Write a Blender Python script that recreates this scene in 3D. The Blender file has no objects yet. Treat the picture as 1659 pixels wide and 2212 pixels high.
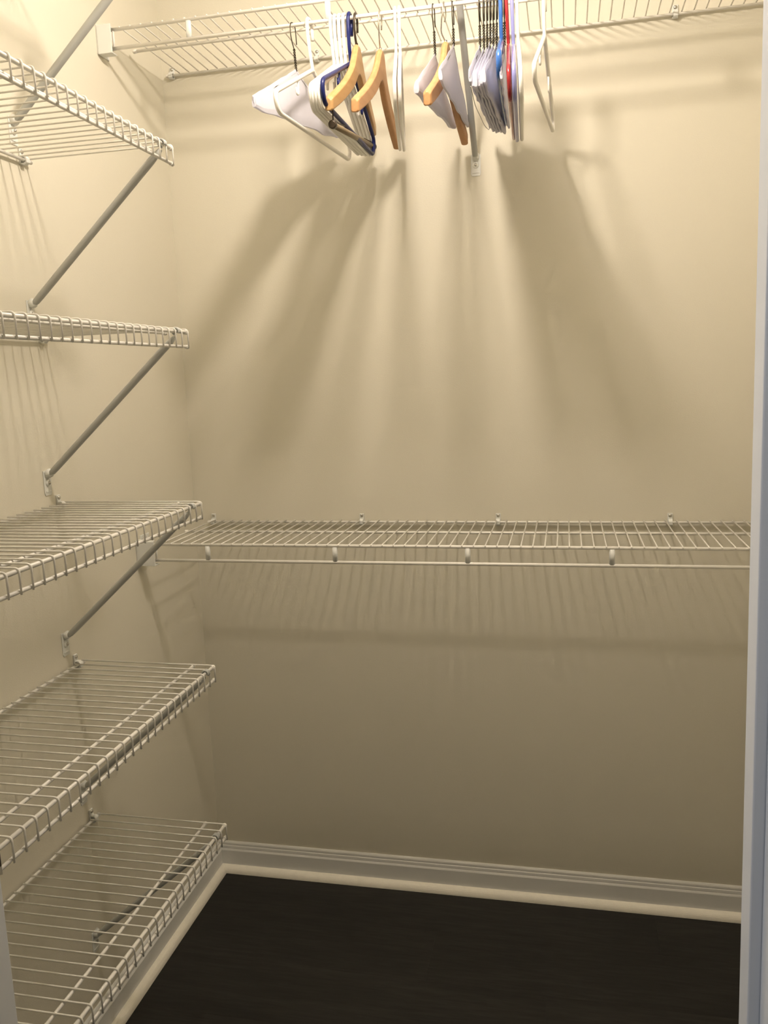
import bpy, math, random
from mathutils import Vector, Matrix
random.seed(7)
C = bpy.context.scene.collection
S = bpy.context.scene

# ------------------------------------------------------------------ camera
CAM = Vector((0.99470, -2.08795, 1.41208))
right = Vector((0.9769459, 0.21034114, -0.03651447))
up = Vector((0.00102028, 0.16643627, 0.98605169))
fwd = Vector((-0.21348457, 0.96335641, -0.16238463))
cd = bpy.data.cameras.new('camera'); cam = bpy.data.objects.new('camera', cd); C.objects.link(cam)
cam.matrix_world = Matrix(((right.x, up.x, -fwd.x, CAM.x), (right.y, up.y, -fwd.y, CAM.y), (right.z, up.z, -fwd.z, CAM.z), (0, 0, 0, 1)))
cd.sensor_fit = 'VERTICAL'; cd.sensor_height = 36.0; cd.lens = 1795.8 * 36.0 / 2212.0
cd.clip_start = 0.02; cd.clip_end = 50
S.camera = cam

# ------------------------------------------------------------------ world, light, exposure
w = bpy.data.worlds.new('world'); S.world = w; w.use_nodes = True
bg = w.node_tree.nodes['Background']; bg.inputs[0].default_value = (0.86, 0.93, 1.0, 1); bg.inputs[1].default_value = 0.02
LIGHT = (0.748, -0.775, 2.345); LIGHT_RADIUS = 0.042
LIGHT_COLOR = (1.0, 0.865, 0.735); LIGHT_WATTS = 31.0
HALL_FILL_WATTS = 12.0
hl = bpy.data.lights.new('hall_fill', 'AREA'); hl.shape = 'DISK'; hl.size = 0.35; hl.energy = HALL_FILL_WATTS; hl.color = (0.95, 0.95, 1.0)  # unseen lamp added to brighten the door frame, aimed clear of the back wall
ho = bpy.data.objects.new('hall_fill', hl); C.objects.link(ho); ho.location = (-0.35, -2.0, 2.2)
ho.rotation_euler = Vector((-1.5, -0.6, 1.3)).to_track_quat('Z', 'Y').to_euler()
S.view_settings.view_transform = 'Standard'; S.view_settings.look = 'None'
S.view_settings.gamma = 1.0; S.view_settings.use_curve_mapping = False
S.view_settings.exposure = 0.0

# ------------------------------------------------------------------ materials
def mat(name, col, rough=0.5, metal=0.0, var=0.0, vscale=8.0, bump=0.0, bscale=200.0, spec=0.5, transl=0.0, stretch=None, coat=0.0):
    m = bpy.data.materials.new(name); m.use_nodes = True
    nt = m.node_tree; n = nt.nodes; l = nt.links; b = n['Principled BSDF']
    b.inputs['Roughness'].default_value = rough; b.inputs['Metallic'].default_value = metal
    b.inputs['Specular IOR Level'].default_value = spec; b.inputs['Coat Weight'].default_value = coat
    tc = n.new('ShaderNodeTexCoord'); mp = n.new('ShaderNodeMapping'); l.new(tc.outputs['Object'], mp.inputs[0])
    if stretch: mp.inputs['Scale'].default_value = stretch
    no = n.new('ShaderNodeTexNoise'); no.inputs['Scale'].default_value = vscale; no.inputs['Detail'].default_value = 5
    l.new(mp.outputs[0], no.inputs[0])
    mx = n.new('ShaderNodeMix'); mx.data_type = 'RGBA'
    mx.inputs[6].default_value = tuple(c * (1 - var) for c in col) + (1,)
    mx.inputs[7].default_value = tuple(min(1, c * (1 + var)) for c in col) + (1,)
    l.new(no.outputs[0], mx.inputs[0]); l.new(mx.outputs[2], b.inputs['Base Color'])
    if bump:
        nb = n.new('ShaderNodeTexNoise'); nb.inputs['Scale'].default_value = bscale; nb.inputs['Detail'].default_value = 3
        l.new(mp.outputs[0], nb.inputs[0])
        bp = n.new('ShaderNodeBump'); bp.inputs['Strength'].default_value = bump; bp.inputs['Distance'].default_value = 0.001
        l.new(nb.outputs[0], bp.inputs['Height']); l.new(bp.outputs[0], b.inputs['Normal'])
    if transl:
        tr = n.new('ShaderNodeBsdfTranslucent'); ms = n.new('ShaderNodeMixShader'); ms.inputs[0].default_value = transl
        l.new(mx.outputs[2], tr.inputs[0]); l.new(b.outputs[0], ms.inputs[1]); l.new(tr.outputs[0], ms.inputs[2])
        l.new(ms.outputs[0], n['Material Output'].inputs[0])
    return m
M = {}
M['wall'] = mat('wall_paint', (0.725, 0.69, 0.575), 0.75, var=0.012, vscale=3, bump=0.25, bscale=350, spec=0.3)
M['ceiling'] = mat('ceiling_paint', (0.80, 0.79, 0.75), 0.85, var=0.01, bump=0.3, bscale=250, spec=0.2)
M['trim'] = mat('trim_paint', (0.80, 0.80, 0.77), 0.38, var=0.02, vscale=14, bump=0.15, bscale=120)
M['shoe'] = mat('shoe_moulding_paint', (0.93, 0.89, 0.77), 0.6, var=0.06, vscale=60, bump=0.3, bscale=300)
M['jamb'] = mat('door_frame_paint', (0.78, 0.80, 0.82), 0.35, var=0.01, bump=0.1, bscale=80)
M['wire'] = mat('white_vinyl_coated_wire', (0.86, 0.84, 0.78), 0.32, var=0.015, vscale=30)
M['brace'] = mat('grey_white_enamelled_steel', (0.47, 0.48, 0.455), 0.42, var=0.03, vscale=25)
M['clip'] = mat('white_nylon', (0.76, 0.77, 0.73), 0.45)
M['screw'] = mat('zinc_screw', (0.55, 0.53, 0.48), 0.3, 1.0)
M['white_plastic'] = mat('ivory_white_plastic', (0.88, 0.86, 0.80), 0.30, var=0.01)
M['navy'] = mat('navy_plastic', (0.010, 0.016, 0.10), 0.35, spec=0.3)
M['blue'] = mat('royal_blue_plastic', (0.035, 0.13, 0.42), 0.2, coat=0.3)
M['red'] = mat('dark_red_plastic', (0.30, 0.018, 0.022), 0.2, coat=0.3)
M['peri'] = mat('periwinkle_plastic', (0.26, 0.27, 0.55), 0.22, coat=0.3)
M['dark_wire'] = mat('dark_lacquered_wire', (0.055, 0.045, 0.028), 0.35, 0.6)
M['bronze'] = mat('dark_bronze_metal', (0.06, 0.045, 0.03), 0.4, 0.5)
M['chrome'] = mat('brushed_nickel_hook', (0.62, 0.60, 0.54), 0.25, 1.0)
M['paper'] = mat('white_hanger_paper', (0.87, 0.87, 0.95), 0.7, var=0.02, vscale=20, bump=0.5, bscale=45, transl=0.40, spec=0.2)
def wood_mat(name, a, b_, rough=0.42):
    m = bpy.data.materials.new(name); m.use_nodes = True
    nt = m.node_tree; n = nt.nodes; l = nt.links; b = n['Principled BSDF']
    b.inputs['Roughness'].default_value = rough; b.inputs['Specular IOR Level'].default_value = 0.35
    tc = n.new('ShaderNodeTexCoord'); mp = n.new('ShaderNodeMapping'); mp.inputs['Scale'].default_value = (60, 6, 45)
    l.new(tc.outputs['Object'], mp.inputs[0])
    no = n.new('ShaderNodeTexNoise'); no.inputs['Scale'].default_value = 1.6; no.inputs['Detail'].default_value = 6; no.inputs['Distortion'].default_value = 0.6
    l.new(mp.outputs[0], no.inputs[0])
    cr = n.new('ShaderNodeValToRGB'); cr.color_ramp.elements[0].position = 0.3; cr.color_ramp.elements[1].position = 0.75
    cr.color_ramp.elements[0].color = a + (1,); cr.color_ramp.elements[1].color = b_ + (1,)
    l.new(no.outputs[0], cr.inputs[0]); l.new(cr.outputs[0], b.inputs['Base Color'])
    return m
M['wood'] = wood_mat('pale_lacquered_wood', (0.46, 0.27, 0.105), (0.56, 0.36, 0.165))
M['wood2'] = wood_mat('warm_lacquered_wood', (0.48, 0.25, 0.105), (0.57, 0.32, 0.145))
M['dowel'] = wood_mat('grey_brown_dowel', (0.22, 0.17, 0.10), (0.32, 0.25, 0.16))
def floor_mat():
    m = bpy.data.materials.new('dark_wood_laminate'); m.use_nodes = True
    nt = m.node_tree; n = nt.nodes; l = nt.links; b = n['Principled BSDF']
    b.inputs['Roughness'].default_value = 0.55; b.inputs['Specular IOR Level'].default_value = 0.3
    tc = n.new('ShaderNodeTexCoord'); oi = n.new('ShaderNodeObjectInfo')
    mp = n.new('ShaderNodeMapping'); mp.inputs['Scale'].default_value = (1.6, 14, 14)
    cx = n.new('ShaderNodeCombineXYZ'); mu = n.new('ShaderNodeMath'); mu.operation = 'MULTIPLY'; mu.inputs[1].default_value = 17
    l.new(oi.outputs['Random'], mu.inputs[0]); l.new(mu.outputs[0], cx.inputs[2]); l.new(cx.outputs[0], mp.inputs['Location'])
    l.new(tc.outputs['Object'], mp.inputs[0])
    no = n.new('ShaderNodeTexNoise'); no.inputs['Scale'].default_value = 1.4; no.inputs['Detail'].default_value = 8; no.inputs['Distortion'].default_value = 1.2
    l.new(mp.outputs[0], no.inputs[0])
    n2 = n.new('ShaderNodeTexNoise'); n2.inputs['Scale'].default_value = 9; n2.inputs['Detail'].default_value = 6
    l.new(mp.outputs[0], n2.inputs[0])
    ad = n.new('ShaderNodeMath'); ad.operation = 'MULTIPLY'; l.new(no.outputs[0], ad.inputs[0]); l.new(n2.outputs[0], ad.inputs[1])
    cr = n.new('ShaderNodeValToRGB'); cr.color_ramp.elements[0].position = 0.12; cr.color_ramp.elements[1].position = 0.42
    cr.color_ramp.elements[0].color = (0.009, 0.0088, 0.0075, 1); cr.color_ramp.elements[1].color = (0.022, 0.021, 0.0185, 1)
    l.new(ad.outputs[0], cr.inputs[0]); l.new(cr.outputs[0], b.inputs['Base Color'])
    bp = n.new('ShaderNodeBump'); bp.inputs['Strength'].default_value = 0.25; bp.inputs['Distance'].default_value = 0.001
    l.new(n2.outputs[0], bp.inputs['Height']); l.new(bp.outputs[0], b.inputs['Normal'])
    return m
M['floor'] = floor_mat()

# ------------------------------------------------------------------ mesh helpers
class MB:
    def __init__(s): s.v = []; s.f = []; s.sm = []
    def add(s, vs, fs, smooth=False):
        o = len(s.v); s.v += [tuple(x) for x in vs]; s.f += [tuple(i + o for i in f) for f in fs]; s.sm += [smooth] * len(fs)
    def box(s, x0, x1, y0, y1, z0, z1):
        vs = [(x, y, z) for x in (x0, x1) for y in (y0, y1) for z in (z0, z1)]
        s.add(vs, [(0, 1, 3, 2), (4, 6, 7, 5), (0, 4, 5, 1), (2, 3, 7, 6), (0, 2, 6, 4), (1, 5, 7, 3)])
    def tube(s, pts, r, n=8, closed=False, cap=True):
        pts = [Vector(p) for p in pts]; N = len(pts)
        rr = r if isinstance(r, (list, tuple)) else [r] * N
        def tan(i):
            if closed: return (pts[(i + 1) % N] - pts[i - 1]).normalized()
            a = pts[max(i - 1, 0)]; b = pts[min(i + 1, N - 1)]; return (b - a).normalized()
        t = tan(0); ref = Vector((1, 0, 0)) if abs(t.x) < 0.9 else Vector((0, 0, 1))
        u = (ref - t * ref.dot(t)).normalized(); vs = []
        for i in range(N):
            t = tan(i); u = (u - t * u.dot(t)).normalized(); v = t.cross(u)
            for k in range(n):
                a = 2 * math.pi * k / n
                vs.append(pts[i] + (u * math.cos(a) + v * math.sin(a)) * rr[i])
        fs = []
        for i in range(N if closed else N - 1):
            j = (i + 1) % N
            for k in range(n):
                fs.append((i * n + k, i * n + (k + 1) % n, j * n + (k + 1) % n, j * n + k))
        s.add(vs, fs, True)
        if cap and not closed:
            o = len(s.v) - N * n
            s.f.append(tuple(o + k for k in reversed(range(n)))); s.sm.append(False)
            s.f.append(tuple(o + (N - 1) * n + k for k in range(n))); s.sm.append(False)
    def dome(s, c, axis, r, h, n=12, rings=4):       # a rounded cap standing on c along axis
        a = Vector(axis).normalized(); ref = Vector((0, 0, 1)) if abs(a.z) < 0.9 else Vector((1, 0, 0))
        u = a.cross(ref).normalized(); v = a.cross(u); c = Vector(c); vs = []
        for i in range(rings):
            th = math.pi / 2 * i / rings
            for k in range(n):
                ph = 2 * math.pi * k / n
                vs.append(c + (u * math.cos(ph) + v * math.sin(ph)) * r * math.cos(th) + a * h * math.sin(th))
        vs.append(c + a * h); fs = []
        for i in range(rings - 1):
            for k in range(n): fs.append((i * n + k, (i + 1) * n + k, (i + 1) * n + (k + 1) % n, i * n + (k + 1) % n))
        for k in range(n): fs.append(((rings - 1) * n + k, len(vs) - 1, (rings - 1) * n + (k + 1) % n))
        fs.append(tuple(range(n))); s.add(vs, fs, True)
    def extrude(s, prof, axis, a, b, smooth=False):   # closed profile of (p,q): x-axis -> (y,z), y-axis -> (x,z)
        n = len(prof)
        f = (lambda p, t: (t, p[0], p[1])) if axis == 'x' else ((lambda p, t: (p[0], t, p[1])) if axis == 'y' else (lambda p, t: (p[0], p[1], t)))
        vs = [f(p, a) for p in prof] + [f(p, b) for p in prof]
        fs = [(i, (i + 1) % n, n + (i + 1) % n, n + i) for i in range(n)] + [tuple(reversed(range(n))), tuple(range(n, 2 * n))]
        s.add(vs, fs, smooth)
    def mesh(s, name, m):
        me = bpy.data.meshes.new(name); me.from_pydata(s.v, [], s.f); me.update()
        for p, q in zip(me.polygons, s.sm): p.use_smooth = q
        import bmesh
        b = bmesh.new(); b.from_mesh(me); bmesh.ops.recalc_face_normals(b, faces=b.faces); b.to_mesh(me); b.free()
        me.materials.append(m); return me
    def build(s, name, m, parent=None, loc=None, label=None):
        return link(name, s.mesh(name, m), parent, loc, label)
def link(name, me, parent=None, loc=None, label=None):
    o = bpy.data.objects.new(name, me); C.objects.link(o)
    if parent: o.parent = parent
    if loc is not None: o.location = loc
    if label: o['label'] = label
    return o
def thing(name, label, cat, loc, group=None, mtx=None):
    o = bpy.data.objects.new(name, None); C.objects.link(o); o.empty_display_size = 0.02
    if mtx: o.matrix_world = mtx
    else: o.location = loc
    o['label'] = label; o['category'] = cat
    if group: o['group'] = group
    return o
def bevel(o, w, seg=2):
    md = o.modifiers.new('bevel', 'BEVEL'); md.width = w; md.segments = seg; md.limit_method = 'ANGLE'; md.angle_limit = math.radians(40); return o
def struct(o): o['kind'] = 'structure'; return o
def copy_tree(o, parent=None):
    c = o.copy(); C.objects.link(c); c.parent = parent
    for ch in list(o.children): copy_tree(ch, c)
    return c
def fillet(pts, rad, seg=6, closed=False):
    pts = [Vector(p) for p in pts]; N = len(pts); out = []
    for i in range(N):
        r = rad[i] if isinstance(rad, (list, tuple)) else rad
        if (not closed and i in (0, N - 1)) or r <= 0: out.append(pts[i]); continue
        p = pts[i]; a = pts[i - 1] - p; b = pts[(i + 1) % N] - p
        d = min(r, a.length * 0.48, b.length * 0.48)
        p0 = p + a.normalized() * d; p1 = p + b.normalized() * d
        for k in range(seg + 1):
            t = k / seg; out.append(p0 * (1 - t) ** 2 + p * 2 * t * (1 - t) + p1 * t * t)
    return out

# ------------------------------------------------------------------ the room
RW = 1.55; RD = -1.36; RH = 2.44; WT = 0.115
def wall(name, boxes, m='wall'):
    b = MB()
    for q in boxes: b.box(*q)
    return struct(b.build(name, M[m]))
XL, XR, DH = 0.385, 1.150, 2.06          # door opening
wall('wall_back', [(-0.1, RW + 0.1, 0, 0.1, -0.02, RH)])
wall('wall_left', [(-0.1, 0, RD, 0, -0.02, RH)])
wall('wall_right', [(RW, RW + 0.1, RD, 0, -0.02, RH)])
wall('wall_front', [(-0.1, XL - 0.022, RD - WT, RD, -0.02, RH), (XR + 0.034, RW + 0.1, RD - WT, RD, -0.02, RH), (XL - 0.022, XR + 0.034, RD - WT, RD, DH + 0.03, RH)])
wall('ceiling', [(-0.1, RW + 0.1, RD - WT, 0.1, RH, RH + 0.05)], 'ceiling')
fl = wall('floor', [(-0.1, RW + 0.1, RD - WT - 0.02, 0.1, -0.06, -0.0012)], 'floor')
# planks of the closet floor, boards running along the back wall
y = 0.0; k = 0
PWD = 0.182
while y > RD - WT - 0.02:
    y1 = max(y - PWD, RD - WT - 0.02); x = 0.0 - [0.0, 0.55, 0.27, 0.8][k % 4]
    while x < RW:
        a, b_ = max(x, 0.0), min(x + 1.22, RW)
        if b_ - a > 0.02:
            m = MB(); m.box(a + 0.0001, b_ - 0.0001, y1 + 0.0001, y - 0.0001, -0.0012, 0.0)
            m.build('floor_plank', M['floor'], fl)
        x += 1.22
    y = y1; k += 1
# baseboards: moulded profile and a quarter round at the foot
BB = [(0, 0), (0.0125, 0), (0.0125, 0.062), (0.0105, 0.0655), (0.0095, 0.0665), (0.0092, 0.0700), (0.0084, 0.0745), (0.0065, 0.0765), (0.0070, 0.0790), (0.0062, 0.0830), (0.0035, 0.0860), (0, 0.0866)]
QR = [(0.0125, 0.0)] + [(0.0125 + 0.0175 * math.cos(t * math.pi / 14), 0.0195 * math.sin(t * math.pi / 14)) for t in range(8)]
def base(name, axis, sgn, off, a, b_):
    m = MB(); m.extrude([(off + sgn * p, z) for p, z in BB], axis, a, b_); o = struct(m.build(name, M['trim']))
    q = MB(); q.extrude([(off + sgn * p, z + 0.0002) for p, z in QR], axis, a if axis == 'x' else a, b_); e = q.build('quarter_round', M['shoe'], o, label='cream quarter round moulding')
    for f in e.data.polygons: f.use_smooth = False
    return o
base('baseboard_back', 'x', -1, 0, 0.0, RW)
base('baseboard_left', 'y', 1, 0, RD, -0.0127)
base('baseboard_right', 'y', -1, RW, RD, -0.0127)
# door frame: two jambs leaning very slightly as in the photograph, stops, and head
def leaning_box(m, x0, x1, y0, y1, z0, z1, lean):
    f = lambda z: lean * (1.2 - z)
    vs = [(x + f(z), y_, z) for x in (x0, x1) for y_ in (y0, y1) for z in (z0, z1)]
    m.add(vs, [(0, 1, 3, 2), (4, 6, 7, 5), (0, 4, 5, 1), (2, 3, 7, 6), (0, 2, 6, 4), (1, 5, 7, 3)])
LR = 0.0105
m = MB(); leaning_box(m, XR + 0.006, XR + 0.032, RD - WT, RD - 0.0, 0, DH + 0.03, LR); tr = struct(bevel(m.build('trim_1', M['jamb']), 0.0015))
m = MB(); leaning_box(m, XR - 0.0045, XR + 0.0062, RD - 0.034, RD - 0.0, 0, DH + 0.02, LR); bevel(m.build('door_stop', M['jamb'], tr), 0.0015)
m = MB(); m.box(XL - 0.022, XL - 0.010, RD - WT, RD, 0, DH + 0.03); tl = struct(bevel(m.build('trim_2', M['jamb']), 0.0015))
m = MB(); m.box(XL - 0.0105, XL, RD - 0.034, RD, 0, DH + 0.02); bevel(m.build('door_stop', M['jamb'], tl), 0.0015)
sp = MB(); prof = [(XL + 0.0001, RD - 0.030), (XL + 0.0013, RD - 0.030), (XL + 0.0016, RD - 0.002), (XL + 0.0008, RD + 0.0028), (XL - 0.0020, RD + 0.0048), (XL - 0.0026, RD + 0.0036), (XL - 0.0003, RD + 0.0018), (XL + 0.0001, RD - 0.001)]
sp.extrude(prof, 'z', 0.893, 0.938); bevel(sp.build('strike_plate', M['bronze'], tl, label='dark bronze strike plate'), 0.001)
m = MB(); m.box(XL - 0.010, XR + 0.006, RD - WT, RD, DH, DH + 0.03); struct(m.build('trim_3', M['jamb']))

# ------------------------------------------------------------------ ceiling lamp (above the frame, the closet's light)
cl = thing('ceiling_light', 'small round white ceiling lamp over the middle of the closet', 'lamp', (LIGHT[0], LIGHT[1], RH))
m = MB(); m.tube([(0, 0, 0), (0, 0, -0.012), (0, 0, -0.03)], [0.07, 0.068, 0.035], 32); m.build('lamp_base', M['clip'], cl)
em = bpy.data.materials.new('glowing_lamp_glass'); em.use_nodes = True
b = em.node_tree.nodes['Principled BSDF']; b.inputs['Base Color'].default_value = (0.9, 0.88, 0.8, 1)
b.inputs['Emission Color'].default_value = LIGHT_COLOR + (1,)
b.inputs['Emission Strength'].default_value = LIGHT_WATTS / (4 * math.pi * math.pi * LIGHT_RADIUS ** 2)
m = MB(); zc = LIGHT[2] - RH; R_ = LIGHT_RADIUS
ring = [(0, 0, zc + 0.8 * R_ * math.cos(math.pi * i / 12)) for i in range(1, 12)]
m.tube(ring, [R_ * math.sin(math.pi * i / 12) for i in range(1, 12)], 24); m.build('lamp_globe', em, cl)

# ------------------------------------------------------------------ wire shelves on the left wall
SP = 0.0254; RW_ = 0.00155; RR = 0.0034
SW = 0.3052; LIP = 0.0369; MIDX = 0.256
def screw(parent, loc, axis, r=0.0042, name='screw'):
    m = MB(); m.dome((0, 0, 0), axis, r, 0.0028); return m.build(name, M['screw'], parent, loc)
wm = MB(); wm.tube(fillet([(0.0075, 0, -RW_), (SW - RW_, 0, -RW_), (SW - RW_, 0, -LIP)], [0, 0.0065, 0], 5), RW_, 6)
side_wire_mesh = wm.mesh('cross_wire', M['wire'])
def rod_mesh(name, L_, r, axis, caps=True):
    m = MB(); a = Vector(axis)
    m.tube([a * 0, a * L_], r, 10)
    if caps:
        m.tube([a * -0.003, a * -0.001, a * 0.008], [r * 0.7, r * 1.35, r * 1.35], 10)
        m.tube([a * (L_ - 0.008), a * (L_ + 0.001), a * (L_ + 0.003)], [r * 1.35, r * 1.35, r * 0.7], 10)
    return m.mesh(name, M['wire'])
NW = 29
SL = (NW - 1) * SP + 0.009
fr_m = rod_mesh('front_rod', SL, RR, (0, -1, 0)); lp_m = rod_mesh('lip_rod', SL, RR * 0.9, (0, -1, 0))
md_m = rod_mesh('middle_rod', SL, RR * 0.9, (0, -1, 0)); bk_m = rod_mesh('back_rod', SL, RR * 0.9, (0, -1, 0))
def wall_clip(parent, loc, turn=0):
    # local: x away from the wall, y along it. A nylon saddle round the rod with a screw tab above
    m = MB()
    m.box(0.0, 0.004, -0.006, 0.006, -0.012, 0.016)
    m.extrude([(0.004, 0.003), (0.011, 0.003), (0.016, -0.002), (0.016, -0.010), (0.010, -0.014), (0.0, -0.012), (0.0, -0.009), (0.008, -0.0105), (0.0125, -0.008), (0.0125, -0.003), (0.009, 0.0), (0.004, 0.0)], 'y', -0.005, 0.005)
    o = m.build('wall_clip', M['clip'], parent, loc); o.rotation_euler = (0, 0, turn); bevel(o, 0.0006, 1)
    screw(o, (0.004, 0, 0.0105), (1, 0, 0)); return o
ZS = [2.166, 1.8379, 1.5115, 1.1847, 0.8505, 0.5055]
YE = [-0.611, -0.612, -0.608, -0.605, -0.6015, -0.6015]
XO = [0, -0.0025, -0.001, 0, 0.001, 0.001]
names = ['topmost white wire shelf on the left wall, above the upper edge of the frame',
         'uppermost white wire shelf in view on the left wall, seen from below',
         'white wire shelf near eye height on the left wall, seen nearly edge-on',
         'middle white wire shelf on the left wall, level with the low back shelf',
         'second white wire shelf from the bottom on the left wall',
         'lowest white wire shelf on the left wall, just above the floor']
for k in range(6):
    sh = thing('wire_shelf', names[k], 'shelf', (XO[k], YE[k], ZS[k]), 'wire shelves on the left wall')
    for i in range(NW): link('cross_wire', side_wire_mesh, sh, (0, -i * SP, 0))
    link('front_rod', fr_m, sh, (SW - 2 * RW_ - RR, 0.0045, -2 * RW_ - RR)); link('lip_rod', lp_m, sh, (SW - 2 * RW_ - RR * 0.9, 0.0045, -LIP + RR))
    link('middle_rod', md_m, sh, (MIDX, 0.0045, -2 * RW_ - RR * 0.9)); link('back_rod', bk_m, sh, (0.0095 - XO[k], 0.0045, -2 * RW_ - RR * 0.9))
    for yy in (-0.0125, -0.35, -0.66): wall_clip(sh, (-XO[k] + 0.0002, yy, -0.001))
# braces under the left shelves
def channel(m, p0, p1, w_, d_, side):      # pressed steel tube, flattened, between two points
    p0, p1 = Vector(p0), Vector(p1); t = (p1 - p0).normalized(); s_ = Vector(side); n_ = t.cross(s_).normalized(); N = 14
    stations = [(0, 0.35), (0.03, 0.9), (0.07, 1), (0.93, 1), (0.97, 0.8), (1, 0.45)]
    vs = []
    for f, sc in stations:
        c = p0.lerp(p1, f)
        for i in range(N):
            a = 2 * math.pi * i / N; ca, sa = math.cos(a), math.sin(a)
            vs.append(c + s_ * (w_ / 2 * math.copysign(abs(ca) ** 0.8, ca)) * (0.55 + 0.45 * sc) + n_ * (d_ / 2 * math.copysign(abs(sa) ** 0.8, sa) * sc))
    fs = [(j * N + i, j * N + (i + 1) % N, (j + 1) * N + (i + 1) % N, (j + 1) * N + i) for j in range(len(stations) - 1) for i in range(N)]
    m.add(vs, fs, True); o = len(m.v) - len(vs)
    m.f.append(tuple(o + i for i in range(N))); m.sm.append(False); m.f.append(tuple(o + (len(stations) - 1) * N + i for i in range(N))); m.sm.append(False)
def brace(loc, run, drop, turn, label):
    # local: x away from wall, origin on the wall at the foot of the tube, hook reaches the rod at (run, 0, drop)
    o = thing('shelf_brace', label, 'bracket', loc, 'support braces of the wire shelves'); o.rotation_euler = (0, 0, turn)
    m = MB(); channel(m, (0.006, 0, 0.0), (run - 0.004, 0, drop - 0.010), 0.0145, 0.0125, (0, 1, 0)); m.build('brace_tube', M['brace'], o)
    m = MB(); q = [(run + 0.0062 * math.cos(a), 0, drop + 0.0062 * math.sin(a)) for a in [math.radians(t) for t in range(250, -40, -20)]]
    for yy in (-0.0035, 0, 0.0035): m.tube([(x, yy, z) for x, _, z in q], 0.0018, 6)
    m.build('hook_end', M['brace'], o)
    m = MB(); m.extrude([(-0.0115, 0.010), (0.0115, 0.010), (0.0118, -0.034), (0.0095, -0.0385), (-0.0095, -0.0385), (-0.0118, -0.034)], 'z', 0, 0.0016)
    vs = [(z + 0.0001, x, y_) for x, y_, z in m.v]; m.v = vs
    pl = m.build('base_plate', M['clip'], o); bevel(pl, 0.0005, 1)
    m = MB(); m.box(0.0016, 0.0032, -0.0085, 0.0085, -0.032, -0.030); m.dome((0.0016, 0, -0.014), (1, 0, 0), 0.0075, 0.004, 14); m.tube([(0.0016, 0, 0.008), (0.007, 0, 0.003), (0.010, 0, -0.002)], [0.009, 0.0085, 0.006], 10)
    m.build('plate_boss', M['clip'], pl)
    screw(pl, (0.0054, 0, -0.014), (1, 0, 0), 0.0035)
    return o
bl = ['grey steel brace crossing the top left corner of the view',
      'grey steel brace under the uppermost wire shelf in view on the left wall',
      'grey steel brace under the second wire shelf from the top on the left wall',
      'grey steel brace under the middle wire shelf, passing before the low back shelf end',
      'grey steel brace seen through the front lip of the second lowest wire shelf',
      'dark-looking steel brace seen through the lowest wire shelf']
DR = [0.272, 0.272, 0.270, 0.274, 0.270, 0.262]
YB = [-0.640, -0.642, -0.645, -0.640, -0.632, -0.642]
for k in range(6):
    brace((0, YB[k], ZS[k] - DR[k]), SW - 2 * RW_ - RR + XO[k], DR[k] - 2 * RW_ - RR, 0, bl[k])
    o = None

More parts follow.
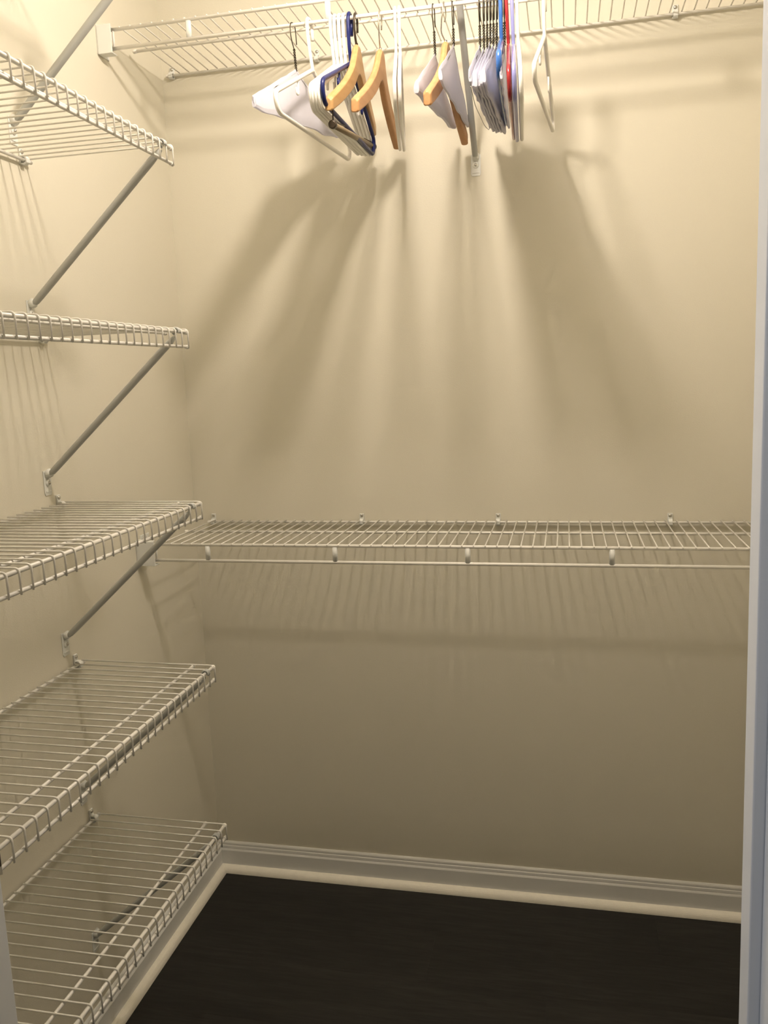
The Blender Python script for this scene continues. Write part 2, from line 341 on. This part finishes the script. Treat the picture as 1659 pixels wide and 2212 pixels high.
# ------------------------------------------------------------------ shelf and rod units on the back wall
def back_shelf(label, D, Z, hang, x0, x1, wires0, nw, midy, supports, clips, endlab):
    sh = thing('shelf_and_rod', label, 'shelf', (0, 0, Z), 'wire shelves with hanging rod on the back wall')
    m = MB(); m.tube(fillet([(0, -0.0065, -RW_), (0, -D + 0.0042, -RW_), (0, -D + 0.0022, -RW_ - 0.0022)], [0, 0.0015, 0], 3), RW_, 6)
    me = m.mesh('cross_wire', M['wire'])
    for i in range(nw): link('cross_wire', me, sh, (wires0 + i * SP, 0, 0))
    L_ = RW - 0.004
    for nm, yy, zz, xx, r in (('front_rod', -D + 2 * RW_ + RR, -RW_ - RR, x0, RR * 1.1), ('hanging_rod', -D + 2 * RW_ + RR, -hang, x0, RR * 1.12), ('middle_rod', midy, -2 * RW_ - RR * 0.9, x1, RR * 0.95), ('back_rod', -0.0095, -2 * RW_ - RR * 0.9, x1, RR * 0.9)):
        mm = MB(); mm.tube([(xx, 0, 0), (L_, 0, 0)], r, 12)
        if nm in ('middle_rod', 'back_rod'): mm.tube([(xx - 0.004, 0, 0), (xx - 0.002, 0, 0), (xx + 0.006, 0, 0)], [r * 0.8, r * 1.35, r * 1.35], 10)
        mm.build(nm, M['wire'], sh, (0, yy, zz))
    sm_ = MB(); n = 12
    hgt = hang - 2 * RW_ - RR - 0.001
    for sx, sz in ((1, 1),):
        sm_.tube([(0, 0, -0.001), (0, 0, -hgt + 0.001)], 0.0062, 14)
    for v in range(len(sm_.v)): sm_.v[v] = (sm_.v[v][0], sm_.v[v][1] * 0.62, sm_.v[v][2])
    me = sm_.mesh('rod_support', M['clip'])
    for sx in supports: link('rod_support', me, sh, (sx, -D + 2 * RW_ + RR, -2 * RW_ - RR))
    mm = MB(); mm.tube([(x0 + 0.005, 0, 0), (x0 + 0.005, 0, -hgt)], 0.0024, 8); mm.build('end_post', M['wire'], sh, (0, -D + 2 * RW_ + RR, -2 * RW_ - RR))
    for cx_ in clips: wall_clip(sh, (cx_, -0.0002, -0.001), -math.pi / 2)
    # end bracket: cup round the ends of the two front rods, plate screwed to the left wall
    fy = -D + 2 * RW_ + RR
    m = MB()
    m.box(0.0002, 0.003, fy - 0.012, fy + 0.034, -hang - 0.011, 0.006)
    m.box(0.003, x0 + 0.006, fy - 0.013, fy - 0.010, -hang - 0.012, 0.004)
    m.box(0.003, x0 + 0.006, fy - 0.010, fy + 0.010, -hang - 0.012, -hang - 0.009)
    m.box(0.003, x0 + 0.0, fy - 0.010, fy + 0.006, 0.001, 0.004)
    eb = m.build('end_bracket', M['clip'], sh); bevel(eb, 0.0012, 2)
    m = MB(); m.box(0.0002, 0.004, fy + 0.012, fy + 0.052, -0.006, 0.014); tab = m.build('screw_tab', M['clip'], eb); bevel(tab, 0.001)
    for q in (0.022, 0.042): screw(eb, (0.004, fy + q, 0.004), (1, 0, 0), 0.0035)
    return sh
XS_T = 0.9912 - 37 * SP
back_shelf('high white wire shelf with the hanging rod full of hangers, on the back wall', 0.3048, 2.178, 0.0433, 0.030, 0.020, XS_T, 59, -0.177, [0.211, 0.519, 0.822, 1.127, 1.43], [0.029, 0.409, 0.83, 1.232], 0)
back_shelf('low empty white wire shelf with a rod under its front, on the back wall', 0.3253, 1.0415, 0.0430, 0.042, 0.045, 0.0879 - SP, 58, -0.151, [0.178, 0.486, 0.786, 1.09, 1.395], [0.057, 0.473, 0.828, 1.242], 0)
o = brace((0.7868, 0, 1.910), 0.3048 - 2 * RW_ - RR, 0.2615, -math.pi / 2, 'slim grey brace running from the back wall up to the high shelf between the hangers')

# ------------------------------------------------------------------ hangers
RY, RZ = -0.3048 + 2 * RW_ + RR, 2.178 - 0.0433
def hanger_root(name, label, cat, X0, yaw, tilt, lean, group):
    Mx = Matrix.Translation((X0, RY, RZ)) @ Matrix.Rotation(yaw, 4, 'Z') @ Matrix.Rotation(-lean, 4, 'Y') @ Matrix.Rotation(tilt, 4, 'X')
    return thing(name, label, cat, None, group, Mx)
def P(s_, d, c=0.0): return Vector((c, -s_, -d))
def hook_path(R_, r, sJ, dJ, tail=0.03, start=0.03):
    cdp = R_ - 0.0036 - r
    pts = [P(-R_, tail), P(-R_, cdp + 0.004)]
    pts += [P(-R_ * math.cos(t), cdp - R_ * math.sin(t)) for t in [math.pi * i / 12 for i in range(13)]]
    pts += [P(R_, cdp + 0.006), P(R_ * 0.98, start), P(R_ * 0.55 + sJ * 0.45, start * 0.45 + dJ * 0.55), P(sJ + 0.001, dJ * 0.86 + start * 0.14), P(sJ, dJ + 0.002)]
    return pts
def plastic(X0, yaw, a, dJ, dU, dL, tilt, lean, sJ, m, label, group, r=0.0044, straps=True, rb=None):
    h = hanger_root('plastic_hanger', label, 'hanger', X0, yaw, tilt, lean, group)
    b = MB(); hp = hook_path(0.0135, r * 0.86, sJ, dJ); rr = [r * 0.86] * len(hp); rr[0] = r * 0.6; rr[-1] = r
    b.tube(fillet(hp, 0.006, 3), r * 0.86, 10); b.build('hook', M[m], h)
    rb = rb or r
    b = MB(); loop = fillet([P(sJ + 0.004, dJ), P(a, dU), P(a - 0.011, dL), P(-a + 0.011, dL), P(-a, dU), P(sJ - 0.004, dJ)], [0.006, 0.022, 0.026, 0.026, 0.022, 0.006], 6, True)
    b.tube(loop, rb, 10, closed=True); b.build('body', M[m], h)
    if straps:
        for sg in (1, -1):
            f = 0.42; s0 = sg * a * f; d0 = dJ + (dU - dJ) * f
            b = MB(); q = fillet([P(s0, d0), P(s0, d0 + 0.022), P(s0 + sg * 0.003, d0 + 0.030), P(s0 + sg * 0.010, d0 + 0.030), P(s0 + sg * 0.011, d0 + 0.018)], 0.006, 4)
            b.tube(q, r * 0.5, 8); b.build('strap_hook', M[m], h)
    return h
def wire_hanger(X0, yaw, a, dJ, dU, dL, tilt, lean, sJ, label, group, thick=0.0055, seed=0, bow=0, tucks=True):
    h = hanger_root('wire_hanger', label, 'hanger', X0, yaw, tilt, lean, group); r = 0.00115; rnd = random.Random(seed)
    b = MB(); R_ = 0.0125; d0 = 0.046
    b.tube(fillet(hook_path(R_, r, 0.002, d0, 0.034, 0.024), 0.004, 3), r, 6); b.build('hook', M['dark_wire'], h)
    b = MB(); n = int((dJ + 0.004 - d0) / 0.0011)
    for ph in (0, math.pi):
        b.tube([P(0.0016 * math.cos(i * 0.75 + ph) + 0.002 * (1 - i / n), d0 - 0.002 + (dJ + 0.006 - d0) * i / n, 0.0016 * math.sin(i * 0.75 + ph)) for i in range(n + 1)], r * 1.05, 6)
    b.build('twisted_neck', M['dark_wire'], h)
    b = MB(); b.tube(fillet([P(0, dJ + 0.006), P(a - 0.010, dL - 0.013), P(a - 0.014, dL - 0.003), P(-a + 0.014, dL - 0.003), P(-a + 0.010, dL - 0.013)], 0.008, 4, True), r, 6, closed=True)
    b.build('wire_frame', M['dark_wire'], h)
    # paper cape folded over the shoulders
    nu, nv = 33, 7; vs = []
    ends = rnd.uniform(0.8, 1.2)
    wv = [(rnd.uniform(-1, 1), rnd.uniform(5, 22), rnd.uniform(0, 6)) for _ in range(4)]
    def wob(u, v): return sum(k_ * math.sin(f_ * u + p_ + v * 2.2) for k_, f_, p_ in wv) * 0.0007
    idx = {}
    for side in (1, -1):
        for i in range(nu):
            u = -1 + 2 * i / (nu - 1); s_ = u * (a + 0.001)
            top = dJ - 0.001 + (dL - 0.020 - dJ) * abs(u) ** 0.97
            bot = dL + 0.002 + (0.0018 * math.sin(9 * u + seed))
            flare = 1 + 0.35 * max(0, abs(u) - 0.9) * 6
            for j in range(nv):
                v = j / (nv - 1); d = top + (bot - top) * v
                c = thick / 2 * (0.25 + 0.95 * math.sin(math.pi * min(v * 0.62 + 0.04, 1))) * flare if 0 < j < nv else 0.0003
                if j == 0: c = 0.0002
                if j == nv - 1: c *= 0.75
                idx[(side, i, j)] = len(vs); vs.append(P(s_ + wob(u * 2, v) * 1.2, d + wob(u, 1 + v) * 0.8, side * c + wob(u, v)))
    fs = []
    for side in (1, -1):
        for i in range(nu - 1):
            for j in range(nv - 1): fs.append((idx[(side, i, j)], idx[(side, i + 1, j)], idx[(side, i + 1, j + 1)], idx[(side, i, j + 1)]))
    for i in range(nu - 1):
        for j in (0, nv - 1): fs.append((idx[(1, i, j)], idx[(1, i + 1, j)], idx[(-1, i + 1, j)], idx[(-1, i, j)]))
    for i in (0, nu - 1):
        for j in range(nv - 1): fs.append((idx[(1, i, j)], idx[(1, i, j + 1)], idx[(-1, i, j + 1)], idx[(-1, i, j)]))
    b = MB(); b.add(vs, fs, False); b.build('paper_cover', M['paper'], h)
    # torn, tucked tips of the paper at the two ends
    for sg in ((1, -1) if tucks else ()):
        b = MB(); base_ = P(sg * (a - 0.012), dL - 0.020, 0)
        for q in range(3):
            aa = rnd.uniform(-0.4, 0.4); c0 = (q - 1) * thick * 0.22
            v0 = [P(sg * (a - 0.020), dL - 0.022, c0), P(sg * (a + 0.003), dL - 0.018 + rnd.uniform(-.002, .002), c0 + rnd.uniform(-.0012, .0012)), P(sg * (a + 0.002), dL - 0.004 + rnd.uniform(-.004, .002), c0 + rnd.uniform(-.0012, .0012)), P(sg * (a - 0.018), dL - 0.002, c0)]
            v1 = [p_ + Vector((0.0005, 0, 0)) for p_ in v0]
            b.add(v0 + v1, [(0, 1, 2, 3), (7, 6, 5, 4), (0, 4, 5, 1), (1, 5, 6, 2), (2, 6, 7, 3), (3, 7, 4, 0)])
        b.build('paper_tuck', M['paper'], h)
    if bow:
        b = MB(); b.tube(fillet([P(a - 0.03, dL + 0.003, -0.002), P(a - 0.10, dL + 0.020, -0.002), P(-a + 0.11, dL + 0.020, -0.002), P(-a + 0.03, dL + 0.013, 0.0), P(-a + 0.012, dL - 0.001, 0.0)], [0, 0.08, 0.06, 0.008, 0], 8), 0.0008, 6)
        b.build('sagging_wire', M['brace'], h)
    return h
def wooden(X0, yaw, a, dJ, dU, dL, tilt, lean, sJ, wm_, hm, label, group, cN=0.0, cF=0.0, ccoat=0.0, hr=0.0016, bow=0.0):
    h = hanger_root('wooden_hanger', label, 'hanger', X0, yaw, tilt, lean, group)
    b = MB(); hp = hook_path(0.0155, hr, sJ, dJ + 0.004, 0.026, 0.026)
    if bow: hp = [p_ + Vector((bow * math.sin(min(1, max(0, (-p_.z - 0.02) / (dJ - 0.02))) * math.pi), 0, 0)) for p_ in hp]
    b.tube(fillet(hp, 0.006, 3), hr, 8); b.build('hook', M[hm], h)
    drop = dL - dJ; K = drop / 0.160
    prof = [(-0.02, 0.012, 0.012), (0.0, 0.0, 0.060), (0.006, 0.0004, 0.061), (0.012, 0.003, 0.063), (0.020, 0.011, 0.067), (0.032, 0.027, 0.075), (0.048, 0.044, 0.087), (0.07, 0.060, 0.099), (0.10, 0.078, 0.113), (0.135, 0.096, 0.128), (0.17, 0.112, 0.142), (0.20, 0.125, 0.153), (0.214, 0.1315, 0.158), (0.219, 0.136, 0.158)]
    st = [(-s_, t, bt) for s_, t, bt in reversed(prof[2:])] + [(0.0, 0.0, 0.060)] + prof[2:]
    vs = []; th0 = 0.0068; N = 8
    for s_, t, bt in st:
        q = abs(s_) / 0.219; c = (cN if s_ > 0 else cF) * (max(0, q - 0.15) / 0.85) ** 1.7
        th = th0 * (0.92 + 0.25 * q) * (0.72 if abs(s_) > 0.2185 else 1); ch = min(0.0042, (bt - t) * K * 0.3)
        S_ = s_ * a / 0.219 + sJ; T, B = dJ + t * K, dJ + bt * K
        for cc, dd in ((-th + ch, T), (th - ch, T), (th, T + ch), (th, B - ch * 0.6), (th - ch * 0.6, B), (-th + ch * 0.6, B), (-th, B - ch * 0.6), (-th, T + ch)):
            vs.append(P(S_, dd, cc + c))
    fs = [(j * N + i, j * N + (i + 1) % N, (j + 1) * N + (i + 1) % N, (j + 1) * N + i) for j in range(len(st) - 1) for i in range(N)]
    fs += [tuple(range(N)), tuple((len(st) - 1) * N + i for i in range(N))]
    b = MB(); b.add(vs, fs, False); bd = b.build('wooden_arms', M[wm_], h); bevel(bd, 0.0012, 2)
    b = MB(); b.tube([P(sJ, dJ - 0.003), P(sJ, dJ + 0.003)], 0.0032, 10); b.build('ferrule', M[hm], h)
    return h

gA = 'hangers on the high rod'
wire_hanger(0.442, -0.145, 0.202, 0.083, 0.165, 0.189, 0.096, -0.007, 0, 'dark wire hanger with white paper cover, leftmost on the rod', gA, 0.0065, 1)
plastic(0.478, -0.086, 0.212, 0.093, 0.194, 0.226, 0.006, 0.029, 0, 'white_plastic', 'white plastic hanger in front of the leftmost paper-covered one', gA)
cl4 = ['first', 'second', 'third', 'last']
cs = [(0.526, 0.019), (0.5345, 0.006), (0.5440, 0.000), (0.5535, -0.006)]
for i, (x_, yw) in enumerate(cs):
    t = i / 3
    plastic(x_, yw, 0.2105, 0.0885, 0.183 + 0.009 * t, 0.221 + 0.002 * t, 0.030 - 0.012 * t, 0.012 - 0.028 * t, -0.001, 'white_plastic',
            ['white plastic hanger, leftmost of the tight bunch beside the navy hanger', 'white plastic hanger, second from the left in the bunch beside the navy hanger', 'white plastic hanger, third from the left in the bunch beside the navy hanger', 'white plastic hanger directly left of the navy hanger'][i], gA, straps=(i in (1, 3)), r=0.0040)
plastic(0.5645, -0.007, 0.211, 0.087, 0.184, 0.219, -0.001, -0.028, -0.005, 'navy', 'navy blue plastic hanger with small strap hooks, the only navy one', gA)
e = wooden(0.577, 0.035, 0.219, 0.050, 0.155, 0.202, 0.150, -0.046, -0.003, 'wood', 'bronze', 'pale wooden hanger with a trouser bar and dark hook, right of the navy hanger', gA, cN=-0.012, cF=-0.010, hr=0.0024)
# trouser bar of the first wooden hanger, hung on thin wires from both arm ends
bd_ = 0.222
b = MB(); b.tube([P(0.196, bd_, -0.010), P(-0.200, bd_ + 0.003, -0.006)], 0.0058, 14); tb = b.build('trouser_bar', M['dowel'], e)
for s0, dd, cc, nm in ((0.196, bd_, -0.010, 1), (-0.200, bd_ + 0.003, -0.006, -1)):
    b = MB(); b.tube([P(s0 - nm * 0.010, dd, cc), P(s0 + nm * 0.002, dd, cc), P(s0 + nm * 0.004, dd, cc)], [0.0076, 0.0078, 0.006], 16); b.build('end_cap', M['bronze'], tb, label='dark round end cap')
    b = MB(); b.tube(fillet([P(s0 - nm * 0.006, dd - 0.030, cc), P(s0 - nm * 0.006, dd - 0.0075, cc), P(s0 - nm * 0.10, dd - 0.0078, -0.008)], 0.004, 3), 0.0013, 6); b.build('bar_wire', M['bronze'], tb)
wooden(0.6285, 0.027, 0.219, 0.064, 0.155, 0.224, 0.090, -0.070, -0.006, 'wood2', 'chrome', 'pale wooden hanger with silver hook, second wooden one from the left', gA, cN=-0.004)
plastic(0.659, 0.168, 0.209, 0.078, 0.180, 0.226, 0.060, -0.008, 0.001, 'white_plastic', 'white plastic hanger, left of the edge-on pair right of the two wooden ones', gA, straps=False, r=0.0036)
plastic(0.6675, 0.168, 0.209, 0.079, 0.180, 0.228, 0.060, -0.004, 0.001, 'white_plastic', 'white plastic hanger, right of the edge-on pair right of the two wooden ones', gA, straps=False, r=0.0036)
wire_hanger(0.737, -0.043, 0.202, 0.085, 0.165, 0.195, 0.104, -0.002, 0, 'dark wire hanger with greyish paper cover, left of the orange-toned wooden hanger', gA, 0.007, 2)
wooden(0.759, -0.042, 0.219, 0.065, 0.155, 0.227, 0.082, -0.004, -0.005, 'wood2', 'chrome', 'orange-toned wooden hanger between two paper-covered wire hangers', gA, hr=0.0015, bow=-0.008)
wire_hanger(0.7760, -0.009, 0.202, 0.072, 0.165, 0.186, 0.067, -0.001, 0, 'dark wire hanger with smooth white paper cover, just left of the slim back brace', gA, 0.005, 3)
K = [(0.829, -0.002, 0.079, 0.192, 0.073, -0.005), (0.8375, -0.007, 0.086, 0.200, 0.062, -0.016), (0.8445, -0.008, 0.085, 0.203, 0.057, -0.022), (0.851, -0.009, 0.076, 0.204, 0.053, -0.027), (0.8575, -0.012, 0.081, 0.204, 0.049, -0.032), (0.864, -0.016, 0.083, 0.205, 0.040, -0.033)]
kl = ['leftmost paper-covered wire hanger of the tight bundle right of the slim back brace', 'second paper-covered wire hanger from the left in the tight bundle', 'third paper-covered wire hanger from the left in the tight bundle', 'fourth paper-covered wire hanger from the left in the tight bundle', 'fifth paper-covered wire hanger from the left in the tight bundle', 'paper-covered wire hanger directly left of the royal blue hanger']
for i, (x_, yw, dj, dl, ti, le) in enumerate(K):
    wire_hanger(x_, yw, 0.202 + [0.003, -0.003, 0.002, -0.004, -0.001, 0.002][i], dj, 0.165, dl, ti, le, 0, kl[i], gA, 0.0042, 10 + i, bow=(i == 0), tucks=(i in (0, 3)))
plastic(0.8705, 0.040, 0.209, 0.078, 0.158, 0.191, 0.058, 0.010, 0.001, 'blue', 'royal blue plastic hanger in the bundle, left of the dark red one', gA, r=0.0046, straps=False, rb=0.0056)
wire_hanger(0.8775, 0.033, 0.202, 0.082, 0.165, 0.198, 0.055, -0.002, 0, 'paper-covered wire hanger between the royal blue and the dark red hanger', gA, 0.0035, 20)
plastic(0.8815, 0.037, 0.209, 0.087, 0.181, 0.226, 0.069, 0.040, 0.0, 'red', 'dark red plastic hanger, the only red one', gA, r=0.0040, straps=False)
plastic(0.8925, 0.042, 0.209, 0.089, 0.180, 0.230, 0.061, 0.026, 0.0, 'peri', 'periwinkle plastic hanger right of the dark red one', gA, r=0.0042, straps=False)
plastic(0.9015, 0.045, 0.209, 0.085, 0.185, 0.230, 0.074, 0.036, 0.0, 'white_plastic', 'white plastic hanger at the right end of the bundle, beside the periwinkle one', gA, r=0.0042, straps=False)
plastic(0.955, -0.065, 0.210, 0.081, 0.188, 0.211, 0.038, -0.002, 0.0, 'white_plastic', 'lone white plastic hanger, rightmost on the rod', gA, r=0.0042)
